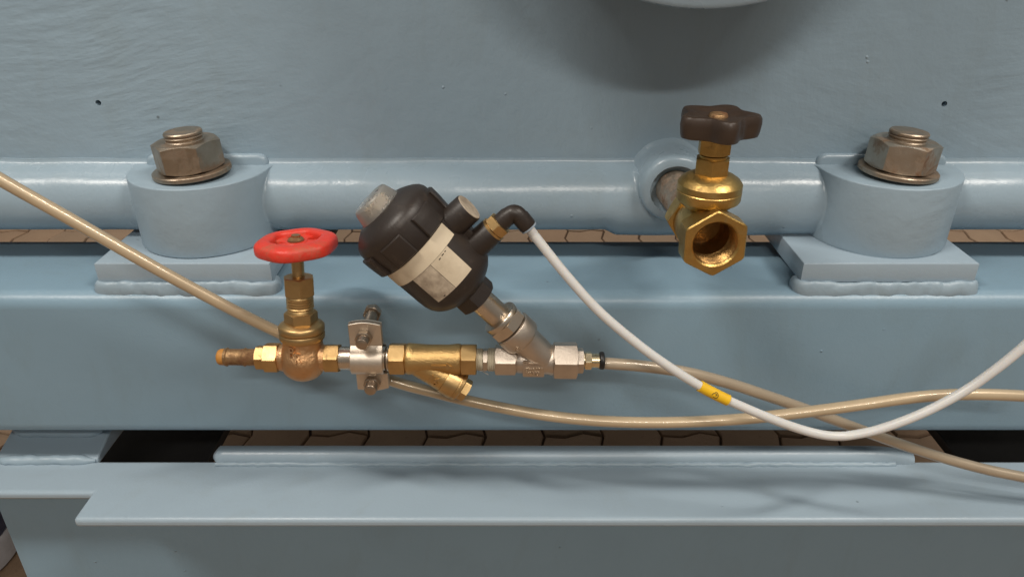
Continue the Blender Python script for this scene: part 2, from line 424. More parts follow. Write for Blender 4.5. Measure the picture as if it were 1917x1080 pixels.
for j in range(-14, 17):
    for i in range(-24, 25):
        x = i * PD; y = (j + (0.5 if i % 2 else 0)) * PW
        z = random.uniform(-0.0025, 0.0015)
        if visible_row(y, x) or (0.05 < y < 0.5 and -1.05 < x < -0.6):
            cnt += 1
            if pme is None:
                o = mk('paving_stone', pv, 'paver', fl, 30, loc=(0, 0, 0)); pme = o.data
            else:
                o = bpy.data.objects.new('paving_stone', pme); col.objects.link(o); o.parent = fl
            o.location = (x, y, z); o.rotation_euler = (random.uniform(-.006, .006), random.uniform(-.006, .006), math.pi * (random.random() < 0.0) + random.uniform(-.012, .012))
        else:
            rest.append(xform(pv, Matrix.Translation((x, y, z))))
o = mk('paving_stones', join(*rest), 'paver', fl, 30, loc=(0, 0, 0)); o['kind'] = 'stuff'

# ================================================================== base frame (painted steel)
XL, XR = -0.95, 0.95
bf = empty('base_frame', (0, 0, 0), 'light blue painted steel base frame with square beam, pads and lower shelf', 'frame')
# square hollow beam: rounded profile in YZ swept along X
def profile_x(pts, x0, x1):
    V, F = [], []; n = len(pts)
    for x in (x0, x1):
        for (y, z) in pts: V.append(Vector((x, y, z)))
    for k in range(n): k2 = (k + 1) % n; F.append((k, k2, n + k2, n + k))
    F.append(tuple(range(n))); F.append(tuple(reversed(range(n, 2 * n))))
    return V, F
beam = mk('beam', profile_x(rrect(0, BEAM_D, Z_BBOT, Z_BTOP, 0.0115, 8), XL, XR), 'beam', bf, 30)
# mounting pads with weld beads
boss_x = []
def pad(px0, px1):
    a = atZ(px0, 495, Z_PAD); b = atZ(px1, 495, Z_PAD)
    yf = 0.0095
    p = mk('mounting_pad', box(a.x, b.x, yf, 0.115, Z_PAD - 0.0155, Z_PAD, 0.0012), 'shelf', bf, 30)
    # weld bead along the foot of the pad: lumpy bead along front and both sides
    zc = Z_BTOP + 0.0002
    P = [Vector((a.x + 0.0002, yf + 0.009, zc)), Vector((a.x - 0.001, yf + 0.004, zc)), Vector((a.x - 0.0005, yf - 0.0005, zc)), Vector((a.x + 0.006, yf - 0.0018, zc))]
    nseg = 26
    for k in range(1, nseg): P.append(Vector((a.x + 0.006 + (b.x - a.x - 0.012) * k / nseg, yf - 0.0018 + random.uniform(-.0005, .0004), zc + random.uniform(-.0004, .0003))))
    P += [Vector((b.x - 0.006, yf - 0.0018, zc)), Vector((b.x + 0.0005, yf - 0.0005, zc)), Vector((b.x + 0.001, yf + 0.004, zc)), Vector((b.x - 0.0002, yf + 0.009, zc))]
    path = catmull(P, 6)
    V, F = sweep(path, 0.0074, 16, True, (0.50, 0.42, 1.0))
    V = [wob(wob(v, 70, 0.0012, px0), 220, 0.00035, px0) for v in V]
    mk('weld_bead', (V, F), 'weld', p, 60)
    return (a.x + b.x) / 2
pad(173, 503); pad(1507, 1837)
# lower shelf: horizontal plate, narrower at the left end
yb = atZ(900, 862, Z_SHELF).y; yf = atZ(900, 972, Z_SHELF).y; yn = atZ(100, 921, Z_SHELF).y
xc = atZ(172, 921, Z_SHELF).x; xs = atZ(133, 975, Z_SHELF).x
ol = [(xs, yf)]
ol += [(XR, yf), (XR, yb), (XL, yb), (XL, yn), (xc, yn)]
sh = mk('shelf_plate', extrude_poly(ol, Z_SHELF - 0.0085, Z_SHELF, 0.0), 'shelf', bf, 40)
bevel_mod(sh, 0.0032, 4)
# round bar welded along the shelf's rear edge
bx0 = atZ(402, 858, Z_SHELF).x; bx1 = atZ(1702, 858, Z_SHELF).x
P = []
for k in range(121):
    u = k / 120; x = bx0 + (bx1 - bx0) * u
    dz = -0.0055 * max(0, (u - 0.94) / 0.06) ** 2
    P.append(Vector((x, yb + 0.0035, Z_SHELF + 0.0022 + dz)))
def barr(u): return 0.0085 * min(1.0, 0.35 + (u / 0.012) ** 0.5)
V, F = sweep(P, barr, 20)
br = mk('edge_bar', (V, F), 'shelf', bf, 50)
P = [Vector((bx0 + 0.004 + (bx1 - bx0 - 0.02) * k / 160, yb - 0.0052 + random.uniform(-.0005, .0005), Z_SHELF + 0.0002)) for k in range(161)]
V, F = sweep(P, 0.0026, 10); V = [wob(v, 260, 0.0009) for v in V]
mk('weld_bead', (V, F), 'weld', br, 60)
# bracket between beam and shelf at the left, with its weld beads
kx0, kx1 = atZ(-6, 862, Z_SHELF).x, atZ(176, 862, Z_SHELF).x
def plate_x(pts, x0, x1): return profile_x(pts, x0, x1)
br2 = mk('bracket', plate_x([(yb - 0.001, Z_SHELF - 0.003), (0.060, Z_SHELF - 0.003), (0.060, Z_SHELF + 0.017), (yb - 0.001, Z_SHELF + 0.003)], kx0, kx1 + 0.004), 'shelf', bf, 30)
bevel_mod(br2, 0.0015, 2)
def bead_line(p0, p1, r, parent, n=24, f=180, a=0.0012):
    p0, p1 = Vector(p0), Vector(p1)
    V, F = sweep([p0.lerp(p1, k / n) for k in range(n + 1)], lambda u: r * min(1, 0.3 + 6 * u, 0.3 + 6 * (1 - u)), 12)
    return mk('weld_bead', ([wob(v, f, a) for v in V], F), 'weld', parent, 60)
bead_line((kx0, yb - 0.001, Z_SHELF + 0.0012), (kx1 + 0.002, yb - 0.001, Z_SHELF + 0.0012), 0.0046, br2)
bead_line((kx0 + 0.004, 0.0400, Z_SHELF + 0.0125), (kx1 - 0.001, 0.0400, Z_SHELF + 0.0125), 0.0070, br2)
mk('riser_plate', box(kx0 + 0.002, kx1 + 0.002, 0.052, 0.062, Z_SHELF + 0.010, Z_BBOT + 0.001, 0.001), 'shelf', bf, 40)
# web below the shelf, standing on the floor
wx = atY(-2, 950, 0.010).x
mk('web_plate', box(wx, XR, 0.010, 0.022, 0.0, Z_SHELF - 0.0082, 0.001), 'beam', bf, 40)
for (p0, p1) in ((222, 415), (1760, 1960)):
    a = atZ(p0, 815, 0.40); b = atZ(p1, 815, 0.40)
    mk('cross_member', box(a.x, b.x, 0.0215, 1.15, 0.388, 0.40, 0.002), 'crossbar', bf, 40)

# ================================================================== machine housing (painted casting)
ho = empty('machine_housing', (0, Y_PAN, Z_PAD), 'light blue painted machine housing with brushed panel and bolted feet above the beam', 'machine')
BX = []
for (p0, p1) in ((246, 494), (1546, 1792)):
    m = (p0 + p1) / 2; q = atY(m, 375, 0.05)
    BX.append(q.x)
RB = 0.0512; YB = 0.0672
# panel with two drilled holes
pan = mk('panel', box(XL, XR, Y_PAN, Y_PAN + 0.02, ZC - 0.212, 1.25, 0.001), 'panel', ho, 30)
cut = []
for (px, py) in ((184, 193), (1768, 195)):
    q = atY(px, py, Y_PAN); v, f = lathe([(-0.01, 0.0021), (0.016, 0.0021)], 16)
    cut.append(xform((v, f), frame(q, (0, 1, 0))))
cme = mk('hole_cutter', join(*cut), 'panel', None, None)
bo = pan.modifiers.new('holes', 'BOOLEAN'); bo.operation = 'DIFFERENCE'; bo.object = cme; bo.solver = 'EXACT'
dg = bpy.context.evaluated_depsgraph_get()
me2 = bpy.data.meshes.new_from_object(pan.evaluated_get(dg)); pan.modifiers.clear(); pan.data = me2
bpy.data.objects.remove(cme)
for p in pan.data.polygons: p.use_smooth = False
mk('housing_body', box(XL, XR, Y_PAN + 0.0195, 1.15, ZC - 0.2115, 1.249, 0.002), 'cast', ho, 30)
# raised pads on the panel just above the bosses
for pa, pb_ in ((276, 504), (1526, 1770)):
    v, f = extrude_poly(rrect(atY(pa, 300, Y_PAN).x, atY(pb_, 300, Y_PAN).x, Z_BOSS - 0.03, Z_BOSS + 0.0078, 0.0070, 6), 0, 0.0085, 0.0032, 4)
    mk('panel_pad', ([wob(Vector((p.x, Y_PAN + 0.0045 - p.z, p.y)), 60, 0.0005) for p in v], f), 'cast', ho, 50)
# pipe boss position
PBq = atY(1262, 352, 0.048); PBX, PBZ = PBq.x, PBq.z
# half round rail with concave fillets towards panel, bosses and pipe boss
RR = 0.0255; ZR = ZC - 0.1995
def smax(a, b, k):
    h = max(k - abs(a - b), 0.0) / k
    return max(a, b) + h * h * k * 0.25
def boss_p(x, z):                              # how far a boss stands out of the panel at x
    u = (z - Z_PAD) / (Z_BOSS - Z_PAD); r = RB * (1.0 + 0.006 * (u - 0.5)) - 0.0006; best = -1.0
    for b in BX:
        d = abs(x - b)
        best = max(best, Y_PAN - YB + math.sqrt(r * r - d * d) if d < r else Y_PAN - YB - (d - r) * 3.0)
    d = math.hypot(x - PBX, z - PBZ)
    return max(best, 0.0265 - max(0.0, d - 0.0235) * 2.5)
def rail(x0, x1):
    V, F = [], []; n = 34
    k = int((x1 - x0) / 0.0010) + 2
    xs_ = [x0 + (x1 - x0) * i / (k - 1) for i in range(k)]
    lo, hi = atY(1128, 430, 0.06).x, atY(1160, 430, 0.06).x
    hi2 = atY(1700, 430, 0.06).x
    for x in xs_:
        t = max(0, min(1, (x - lo) / (hi - lo))) * (1 if x < hi2 else 0.0)
        t = t * t * (3 - 2 * t)
        rb = RR * (1 + 0.20 * t)
        ring = [Vector((x, Y_PAN + 0.004, ZR + RR + 0.0050))]
        for s in range(0, 5):          # fillet into the panel
            a = math.pi / 2 * s / 5
            ring.append(Vector((x, Y_PAN - 0.0005 - 0.0050 * (1 - math.cos(a)), ZR + RR + 0.0045 * (1 - math.sin(a)))))
        for s in range(4, n):
            a = math.pi * s / n
            cz, cy = math.cos(a), math.sin(a)
            z = ZR + (RR if cz > 0 else rb) * cz
            ring.append(Vector((x, Y_PAN - smax(0.0265 * cy ** 0.85, boss_p(x, z), 0.0055), z)))
        ring.append(Vector((x, Y_PAN + 0.0, ZR - rb)))
        ring.append(Vector((x, Y_PAN + 0.03, ZR - rb)))
        V += [wob(p, 30, 0.0006) for p in ring]
    m = len(V) // k
    for i in range(k - 1):
        for q in range(m - 1): F.append((i * m + q, i * m + q + 1, (i + 1) * m + q + 1, (i + 1) * m + q))
    F.append(tuple(range(m))); F.append(tuple(reversed(range((k - 1) * m, k * m))))
    return V, F
mk('rail', rail(XL, XR), 'cast', ho, 60)
# bosses
def boss(x):
    pts = []
    rf = 0.009
    for k in range(41):                       # front half circle, left to right
        a = math.pi + math.pi * k / 40
        pts.append((x + RB * math.cos(a), YB + RB * math.sin(a)))
    for k in range(1, 7):                     # flare into the panel
        a = math.pi / 2 * k / 6
        pts.append((x + RB + rf * (1 - math.cos(a)), YB - 0.0015 + (Y_PAN + 0.0015 - YB) * math.sin(a)))
    pts += [(x + RB + rf, 0.125), (x - RB - rf, 0.125)]
    for k in range(6, 0, -1):
        a = math.pi / 2 * k / 6
        pts.append((x - RB - rf * (1 - math.cos(a)), YB - 0.0015 + (Y_PAN + 0.0015 - YB) * math.sin(a)))
    v, f = extrude_poly(pts, Z_PAD + 0.0003, Z_BOSS, 0.0011, 3)
    # slight casting draft
    out = []
    for p in v:
        u = (p.z - Z_PAD) / (Z_BOSS - Z_PAD); s = 1.0 + 0.006 * (u - 0.5)
        out.append(Vector((x + (p.x - x) * s, YB + (p.y - YB) * (s if p.y < YB else 1), p.z)))
    return out, f
for x in BX: mk('boss', boss(x), 'boss', ho, 50)
# round pipe boss (outer collar, step, inner collar)
pb = lathe([(-0.004, 0.0320), (0.0, 0.0295), (0.003, 0.0277), (0.008, 0.0266), (0.0275, 0.0256), (0.0312, 0.0246), (0.0330, 0.0226), (0.0335, 0.0182), (0.030, 0.0172), (0.0285, 0.0150), (0.0284, 0.0120)], 56, True, True)
v, f = xform(pb, frame((PBX, Y_PAN, PBZ), (0, -1, 0)))
mk('pipe_boss', ([wob(p, 60, 0.0005) for p in v], f), 'cast', ho, 50)
# big round flange above the frame
q = atY(1320, 19, -0.012); FR = 0.152; FO = Y_PAN + 0.012
fp = [(-0.02, FR - 0.012), (0.060, FR - 0.012), (FO - 0.028, FR - 0.006), (FO - 0.026, FR), (FO - 0.003, FR), (FO - 0.001, FR - 0.0008), (FO, FR - 0.003), (FO, 0.02)]
mk('flange', xform(lathe(fp, 128), frame((q.x, Y_PAN, q.z + FR), (0, -1, 0))), 'cast', ho, 40)

# ================================================================== anchor bolts
def anchor(x, y, tilt_x, rot, label, mat, gap):
    root = empty('anchor_bolt', (x, y, Z_BOSS), label, 'bolt', 'anchor bolts holding the housing feet')
    mt = Matrix.Translation((x, y, Z_BOSS + gap)) @ Matrix.Rotation(tilt_x, 4, 'Y')
    wsh = lathe([(0, 0.0150), (0, 0.0270), (0.0004, 0.0274), (0.0028, 0.0274), (0.0034, 0.0268), (0.0034, 0.0150)], 64, False, False)
    wsh[1].extend([(5 * 64 + k, 5 * 64 + (k + 1) % 64, (k + 1) % 64, k) for k in range(64)])
    mk('washer', xform(wsh, mt), 'nut', root, 40)
    mk('nut', xform(hexnut(0.0424, 0.0205, 0.0134, rot=rot, seg=12), mt @ Matrix.Translation((0, 0, 0.0035))), mat, root, 22)
    pr = [(-0.030, 0.0128), (0.0222, 0.0128)]
    t = 0.0222
    while t < 0.0275:
        pr += [(t + 0.0004, 0.0124), (t + 0.0014, 0.0134), (t + 0.0019, 0.0134), (t + 0.0028, 0.0124)]; t += 0.0030
    pr += [(t + 0.0003, 0.0133), (t + 0.0016, 0.0133), (t + 0.0024, 0.0126)]
    mk('stud', xform(lathe(pr, 56), mt), 'nut', root, 40)
nl = atZ(361, 322, Z_BOSS + 0.002); nr = atZ(1680, 322, Z_BOSS + 0.002)
anchor(nl.x, nl.y, R(-3.2), R(-22), 'weathered hex nut and stud on the left blue foot, washer tilted left', 'nut', 0.0018)
anchor(nr.x, nr.y, R(3.4), R(8), 'worn hex nut and stud on the right blue foot, pale zinc faces', 'nutzinc', 0.0018)

# ================================================================== the valve line along X
YA = -0.050
A0 = atY(415, 668, YA); A1 = atY(1135, 675, YA)
AD = (A1 - A0).normalized()
S = scl((A0 + A1) / 2)
def ax(px):                                   # point on the pipe axis below photo column px
    t = (px - 415) / 720.0; return A0.lerp(A1, t)
def AF(px): return frame(ax(px), AD)
def along(prof_px, n=48, c0=True, c1=True):   # lathe along the pipe axis, profile in photo pixels (x, r)
    x0 = prof_px[0][0]; o = ax(x0); k = (A1 - A0).length / 720.0
    return xform(lathe([((x - x0) * k, r * S) for x, r in prof_px], n, c0, c1), frame(o, AD))
def hex_along(x0, x1, ac, rot, hole=0.0, top=True, bot=True):
    k = (A1 - A0).length / 720.0
    return xform(hexnut(ac * S * 0.866, (x1 - x0) * k, hole * S, top, bot, rot=rot, slope=0.45), frame(ax(x0), AD))

# hose tail at the left end
g = empty('hose_nipple', ax(450), 'rusty brass hose tail with ochre tip at the left end of the valve line', 'hose nipple')
mk('barrel', along([(421, 13), (421.5, 16.5), (426, 17.5), (428, 15.5), (447, 15.2), (456, 16.0), (459, 17.6), (462, 16), (482, 15.5)], 40), 'rust', g, 40)
mk('tip', along([(407, 9), (409, 13), (413, 15.2), (421.5, 15.6)], 32), 'rusttip', g, 40)
mk('hexagon', hex_along(481, 497, 48, R(8)), 'brass', g, 25)

# globe stop valve with red hand wheel
g = empty('globe_valve', ax(568), 'brass stop valve with red hand wheel', 'valve')
UP = Matrix.Rotation(R(1.6), 3, 'Y') @ Matrix.Rotation(R(-9.0), 3, 'X') @ Vector((0, 0, 1))
O = ax(568); VM = frame(O, UP, (0, -1, 0))
def vl(prof, n=48, **k): return xform(lathe([(t * S, r * S) for t, r in prof], n, **k), VM)
ball = []
for k in range(0, 13):
    a = -math.pi / 2 + (math.pi / 2 + R(28)) * k / 12
    ball.append((43 * math.sin(a) - 2, max(0.5, 43.5 * math.cos(a))))
ball += [(24, 36.5), (30, 36), (40, 36.5)]
bv, bfc = vl(ball, 56, cap0=True, cap1=True)
mk('body', ([wob(p, 150, 0.0005) for p in bv], bfc), 'bronze', g, 50)
nk = join(along([(523, 24), (527, 25), (536, 27), (548, 30)], 40), along([(588, 30), (600, 27), (606, 25), (611, 24)], 40))
mk('body_necks', nk, 'bronze', g, 50)
mk('end_hexagon', hex_along(497, 524, 58, R(10)), 'brass', g, 25)
mk('end_hexagon', hex_along(609, 637, 57, R(4)), 'brass', g, 25)
mk('flange_ring', vl([(38, 34), (38.5, 39), (41, 41), (50, 41.5), (52, 40.5), (53, 38)], 56), 'brass', g, 40)
mk('bonnet_flange', vl([(53, 36), (54, 40.5), (56, 41.5), (65, 41.5), (68, 39), (71, 33), (73, 28)], 56), 'brass', g, 40)
mk('bonnet_hexagon', xform(hexnut(53 * S, 21 * S, 0, rot=R(18)), VM @ Matrix.Translation((0, 0, 71 * S))), 'brass', g, 25)
pr = [(90, 25), (95, 24), (98, 22.5), (101, 25)]
t = 101
while t < 121: pr += [(t + 1.2, 24.4), (t + 2.2, 22.8), (t + 3.6, 22.8), (t + 4.4, 24.4)]; t += 5
pr += [(127, 22)]
mk('bonnet_thread', vl(pr, 48), 'brass', g, 40)
mk('gland_nut', xform(hexnut(50.5 * S, 35 * S, 0, rot=R(-12)), VM @ Matrix.Translation((0, 0, 124 * S))), 'brass', g, 25)
mk('spindle', vl([(150, 11), (201, 11), (205, 10), (206, 8), (236, 8)], 28), 'brass', g, 35)
# red hand wheel: scalloped rim, five openings, hub
WM = VM @ Matrix.Translation((0, 0, 219 * S)) @ Matrix.Rotation(R(3.0), 4, 'X') @ Matrix.Rotation(R(3), 4, 'Y')
def wheel():
    Rw = 71 * S; V, F = [], []
    n = 120; m = 18
    for i in range(n):                        # rim: rounded-rectangular section
        a = 2 * math.pi * i / n
        sc_ = 1 + 0.030 * math.cos(6 * a + 0.6)
        cr = (Rw - 14.5 * S) * sc_
        for k in range(m):
            b = 2 * math.pi * k / m
            c_, s_ = math.cos(b), math.sin(b)
            ex = math.copysign(abs(c_) ** 0.62, c_) * 15.0 * S; ez = math.copysign(abs(s_) ** 0.62, s_) * 12.6 * S - (0.16 * ex)
            V.append(Vector(((cr + ex) * math.cos(a), (cr + ex) * math.sin(a), ez)))
    for i in range(n):
        for k in range(m):
            i2, k2 = (i + 1) % n, (k + 1) % m
            F.append((i * m + k, i2 * m + k, i2 * m + k2, i * m + k2))
    return V, F
wheel_root = mk('hand_wheel', xform(wheel(), WM), 'red', g, 50)
hub = xform(lathe([(-8 * S, 16 * S), (-7 * S, 19 * S), (4 * S, 21 * S), (6 * S, 19 * S), (6.5 * S, 12 * S)], 32), WM)
mk('wheel_hub', hub, 'red', wheel_root, 40)
for k in range(5):                            # wide flat spokes
    a = R(90 + 72 * k + 4); sp = []
    d = Vector((math.cos(a), math.sin(a), 0)); e = Vector((-d.y, d.x, 0))
    outl = []
    for u, wd in ((0.0, 17), (0.35, 15), (0.65, 18), (1.0, 28)):
        outl.append((14 + u * 36, wd))
    pts = [(r, -w_ * 0.72) for r, w_ in outl] + [(r, w_ * 0.72) for r, w_ in reversed(outl)]
    pv2 = [((d * r + e * w_)) for r, w_ in pts]
    v, f = extrude_poly([(p.x * S, p.y * S) for p in pv2], -6 * S, 4.5 * S, 2.0 * S, 2)
    mk('spoke', xform((v, f), WM), 'red', wheel_root, 40)
mk('wheel_nut', xform(lathe([(5 * S, 14 * S), (9 * S, 14.5 * S), (12 * S, 12 * S), (14 * S, 6 * S)], 24), WM), 'rust', wheel_root, 40)
# raised letters on the ball: placed on its front surface
FR_ = Vector((0, -1, 0)); FR_ = (FR_ - UP * FR_.dot(UP)).normalized(); SD = UP.cross(FR_) * -1.0
if SD.x < 0: SD = -SD
def on_body(u, vv, h):                        # sideways u, up vv (m) on the body cylinder/ball
    t = vv / S
    r = (43.5 * math.sqrt(max(0.05, 1 - ((t + 2) / 43.0) ** 2)) if t < 20 else 37) * S
    r = max(r, 36.2 * S)
    a = u / r
    return O + UP * vv + (FR_ * math.cos(a) + SD * math.sin(a)) * (r + h)
for (s_, u0, v0) in (('R', -9, 26), ('R', 1, 15)):
    v, f = text_shape(s_, 25 * S, 3.6 * S, 0.85)
    mk('raised_letter', ([on_body(p.x + u0 * S, p.y + v0 * S, p.z + 0.4 * S) for p in v], f), 'bronze', g, 40)

# pipe nipple under the clamp
g = mk('pipe_nipple', along([(634, 19), (636, 22), (706, 22), (708, 23.5), (714, 22), (718, 24), (722, 22), (726, 24), (732, 22)], 40), 'steelsmooth', None, 40, loc=ax(680))
tag(g, 'silver pipe nipple held by the clamp between stop valve and strainer', 'pipe')

# pipe clamp: front strap with half-round saddle, rear strap, two bolts with nuts
g = empty('pipe_clamp', ax(692), 'silver two-bolt pipe clamp beside the stop valve', 'clamp')
def strap(front, xw0, xw1):
    V, F = [], []; prof = []
    th = 5 * S; r = 24.5 * S
    sgn = -1 if front else 1
    zt = 78 * S; zb = -66 * S
    pts = [(0.0, zt)]
    for k in range(0, 5): pts.append((0.0, zt + (r + 7 * S - zt) * (k + 1) / 5))
    for k in range(1, 16):
        a = math.pi / 2 - math.pi * k / 16
        pts.append((math.cos(a) ** 0.85 * r if math.cos(a) > 0 else 0, math.sin(a) * r * 1.04))
    for k in range(0, 6): pts.append((0.0, -(r + 6 * S) + (zb + r + 6 * S) * k / 5))
    n = len(pts); rows = 13
    for i in range(rows):
        u = i / (rows - 1)
        for (d, z) in pts:
            sh_ = (4.0 if z < -r else (-1.0 if z > r else 0)) * S
            x = (xw0 + (xw1 - xw0) * u - 692) * S + sh_ * (1 if front else 1)
            arch = 0
            if z >= zt - 1e-9: arch = 5 * S * math.sin(math.pi * u) - (3 * S)
            if z <= zb + 1e-9: arch = -2 * S * math.sin(math.pi * u) + 4 * S * (max(0, u - 0.7) / 0.3)
            for q in (0, 1):
                off = 1.6 * S + d + q * th
                V.append(ax(692) + AD * x + Vector((0, sgn * off, z + arch)))
    m = n * 2
    for i in range(rows - 1):
        for k in range(n - 1):
            a, b = i * m + 2 * k, (i + 1) * m + 2 * k
            F += [(a + 1, a + 3, b + 3, b + 1), (a, b, b + 2, a + 2)]
        a, b = i * m, (i + 1) * m; F.append((a, a + 1, b + 1, b))
        e = 2 * (n - 1); F.append((a + e, b + e, b + e + 1, a + e + 1))
    for i in (0, rows - 1):
        for k in range(n - 1):
            a = i * m + 2 * k; F.append((a, a + 2, a + 3, a + 1))
    return V, F
st = mk('strap', strap(True, 660, 720), 'steelclamp', g, 40); bevel_mod(st, 0.0004, 2, 60)
mk('strap', strap(False, 660, 720), 'steelclamp', g, 40)
for (dx, dz, y1, nm) in ((-5, 50, -0.0170, True), (2, -49, -0.0215, False)):
    c = ax(692 + dx) + Vector((0, 0, dz * S))
    f0 = frame(c + Vector((0, -0.0125, 0)), (0, 1, 0), (1, 0, 0))
    L = abs(-0.0125) + (YA * -1 + y1)
    pr = [(0, 7.5 * S), (0.8 * S, 9 * S)]
    t = 1.0 * S
    while t < L: pr += [(t, 10.3 * S), (t + 1.2 * S, 11.2 * S), (t + 2.2 * S, 11.2 * S), (t + 3.2 * S, 10.3 * S)]; t += 3.6 * S
    b_ = mk('bolt', xform(lathe(pr, 24), f0), 'bolt', g, 40)
    mk('nut', xform(hexnut(28 * S, 11 * S, 9 * S, rot=R(30)), frame(c + Vector((0, -0.0022 - 11 * S - 1.0 * S, 0)), (0, 1, 0), (1, 0, 0))), 'bolt', g, 25)
    hd = c + Vector((0, 0.0, 0)); hd.y = y1
    mk('bolt_head', xform(hexnut(31 * S, 15 * S, 0, rot=R(24 if nm else 5)), frame(hd + Vector((0, -16 * S, 0)), (0, 1, 0), (1, 0, 0))), 'bolt', g, 25)

# y-strainer
g = empty('y_strainer', ax(810), 'brass strainer with angled cap, raised arrow and number', 'strainer')
sb = along([(757, 24), (761, 28), (766, 29.5), (775, 29), (800, 27.5), (820, 27), (840, 28), (855, 29.5), (861, 29), (865, 25)], 48)
mk('body', ([wob(p, 120, 0.0004) for p in sb[0]], sb[1]), 'brasscast', g, 50)
mk('end_hexagon', hex_along(729.5, 759.5, 64, R(6)), 'brass', g, 25)
mk('end_hexagon', hex_along(863, 892, 64, R(2)), 'brass', g, 25)
b0 = atY(774, 671, YA + 0.0010); b1 = atY(866, 727, YA - 0.004)
BD = (b1 - b0).normalized(); BL = (b1 - b0).length / S
BM = frame(b0, BD, (0, -1, 0))
def bl(prof, n=48): return xform(lathe([(t * S, r * S) for t, r in prof], n), BM)
bb = bl([(-22, 13.8), (-17, 19.7), (-10, 24), (0, 26.3), (20, 27), (45, 27), (BL - 38, 27.5)])
mk('branch', ([wob(p, 120, 0.0004) for p in bb[0]], bb[1]), 'brasscast', g, 50)
mk('cap', bl([(BL - 40, 26), (BL - 39, 29.5), (BL - 36, 30), (BL - 14, 29.5), (BL - 13, 28.3), (BL - 11, 28.3), (BL - 10, 29.2), (BL - 5, 28.5), (BL - 3, 26)]), 'brass', g, 35)
mk('plug_hexagon', xform(hexnut(39 * S, 15 * S, 0, rot=R(20)), BM @ Matrix.Translation((0, 0, (BL - 4) * S))), 'brass', g, 25)
def on_axis(px, ang_off, h, r):               # on the strainer body, angle from the front towards up
    c = ax(px); f = Vector((0, -1, 0)); upv = AD.cross(f) * -1
    if upv.z < 0: upv = -upv
    return c + (f * math.cos(ang_off) + upv * math.sin(ang_off)) * (r + h)
# raised arrow
arr = [(-19, -2.2), (8, -2.2), (8, -6.5), (20, 0), (8, 6.5), (8, 2.2), (-19, 2.2)]
dense = []
for i in range(len(arr)):
    p, q = Vector(arr[i]), Vector(arr[(i + 1) % len(arr)])
    for s_ in range(4): dense.append(p.lerp(q, s_ / 4))
v, f = extrude_poly([(p.x, p.y) for p in dense], -1.5, 1.5)
mk('raised_arrow', ([on_axis(829 + p.x, R(4) + p.y / 28.0, (p.z + 1.2) * S, 28.0 * S) for p in v], f), 'brass', g, 30)
v, f = text_shape('16', 22, 2.6)
bside = BM.to_3x3() @ Vector((0, 1, 0))
if bside.z < 0: bside = -bside
bfr = BM.to_3x3() @ Vector((1, 0, 0))
def on_branch(u, vv, h):
    a = vv / 26.0 - R(4)
    return b0 + BD * ((51 + u) * S) + (bfr * math.cos(a) + bside * math.sin(a)) * ((27.2 + h) * S)
mk('raised_number', ([on_branch(p.x, p.y, p.z + 0.5) for p in v], f), 'brass', g, 30)

# double nipple with sealing tape
g = empty('hex_nipple', ax(910), 'grey threaded nipple with loose sealing thread between strainer and steel valve', 'nipple')
pr = [(889, 17)]
for k in range(4): pr += [(891 + k * 3.2, 20.5), (892.4 + k * 3.2, 21.5), (893.4 + k * 3.2, 20.3)]
pr += [(904, 19)]
mk('thread', along(pr, 40), 'ptfe', g, 40)
mk('hexagon', hex_along(904, 913, 45, R(12)), 'steel', g, 25)
pr = [(912, 19)]
for k in range(4): pr += [(914 + k * 3.6, 21.5), (915.6 + k * 3.6, 22.5), (916.8 + k * 3.6, 21.2)]
pr += [(930, 19)]
mk('sealed_thread', along(pr, 40), 'ptfe', g, 40)
cv = [(894, 680), (895, 690), (902, 694), (907, 689), (902, 684), (898, 690), (906, 696), (914, 701)]
mk('loose_thread', sweep(catmull([atY(a, b, YA - 0.006 + 0.001 * i) for i, (a, b) in enumerate(cv)], 6), 0.00035, 6), 'whitetube', g, 60)

# stainless angle seat valve with black actuator
g = empty('angle_seat_valve', ax(1000), 'stainless angle valve with big black pneumatic actuator', 'valve')
sb = along([(962, 21), (966, 24), (975, 25), (990, 26), (1010, 26.5), (1025, 27), (1034, 29), (1038, 26)], 48)
mk('body', ([wob(p, 120, 0.0004) for p in sb[0]], sb[1]), 'steel', g, 50)
mk('end_hexagon', hex_along(926, 966, 60, R(12)), 'steel', g, 25)
mk('end_hexagon', hex_along(1035, 1080, 73, R(10)), 'steel', g, 25)
C0 = atY(690, 372, YA); C1 = atY(1023, 673, YA)
CD = (C1 - C0).normalized(); kk = (C1 - C0).length / 449.0
CMx = frame(C0, CD, (0, -1, 0))               # local x = front
CB = CMx.to_3x3() @ Vector((0, 1, 0))
if CB.x < 0: CB = -CB                          # up-right, square to the actuator axis
CF = CMx.to_3x3() @ Vector((1, 0, 0))
def cl(prof, n=64, **k): return xform(lathe([(t * kk, r * kk) for t, r in prof], n, **k), CMx)
nkk = cl([(384, 36), (386, 31), (392, 29.5), (420, 28.5), (448, 27)], 48)
mk('neck', ([wob(p, 120, 0.0003) for p in nkk[0]], nkk[1]), 'steel', g, 50)
mk('neck_collar', cl([(352, 36), (353, 37.5), (355, 38), (380, 38), (384, 36.5), (387, 33), (388, 28)], 56), 'steel', g, 35)
mk('union_nut', xform(hexnut(68 * kk, 22 * kk, 0, rot=R(14)), CMx @ Matrix.Translation((0, 0, 328 * kk))), 'steelsmooth', g, 25)
mk('union_ring', cl([(318, 27), (319, 35), (321, 36), (328, 36), (329, 33)], 56), 'steelsmooth', g, 35)
mk('stem_tube', cl([(262, 24), (325, 24)], 48), 'steelsmooth', g, 35)
mk('lower_hexagon', xform(hexnut(69 * kk, 32 * kk, 0, rot=R(26)), CMx @ Matrix.Translation((0, 0, 237 * kk))), 'black', g, 25)
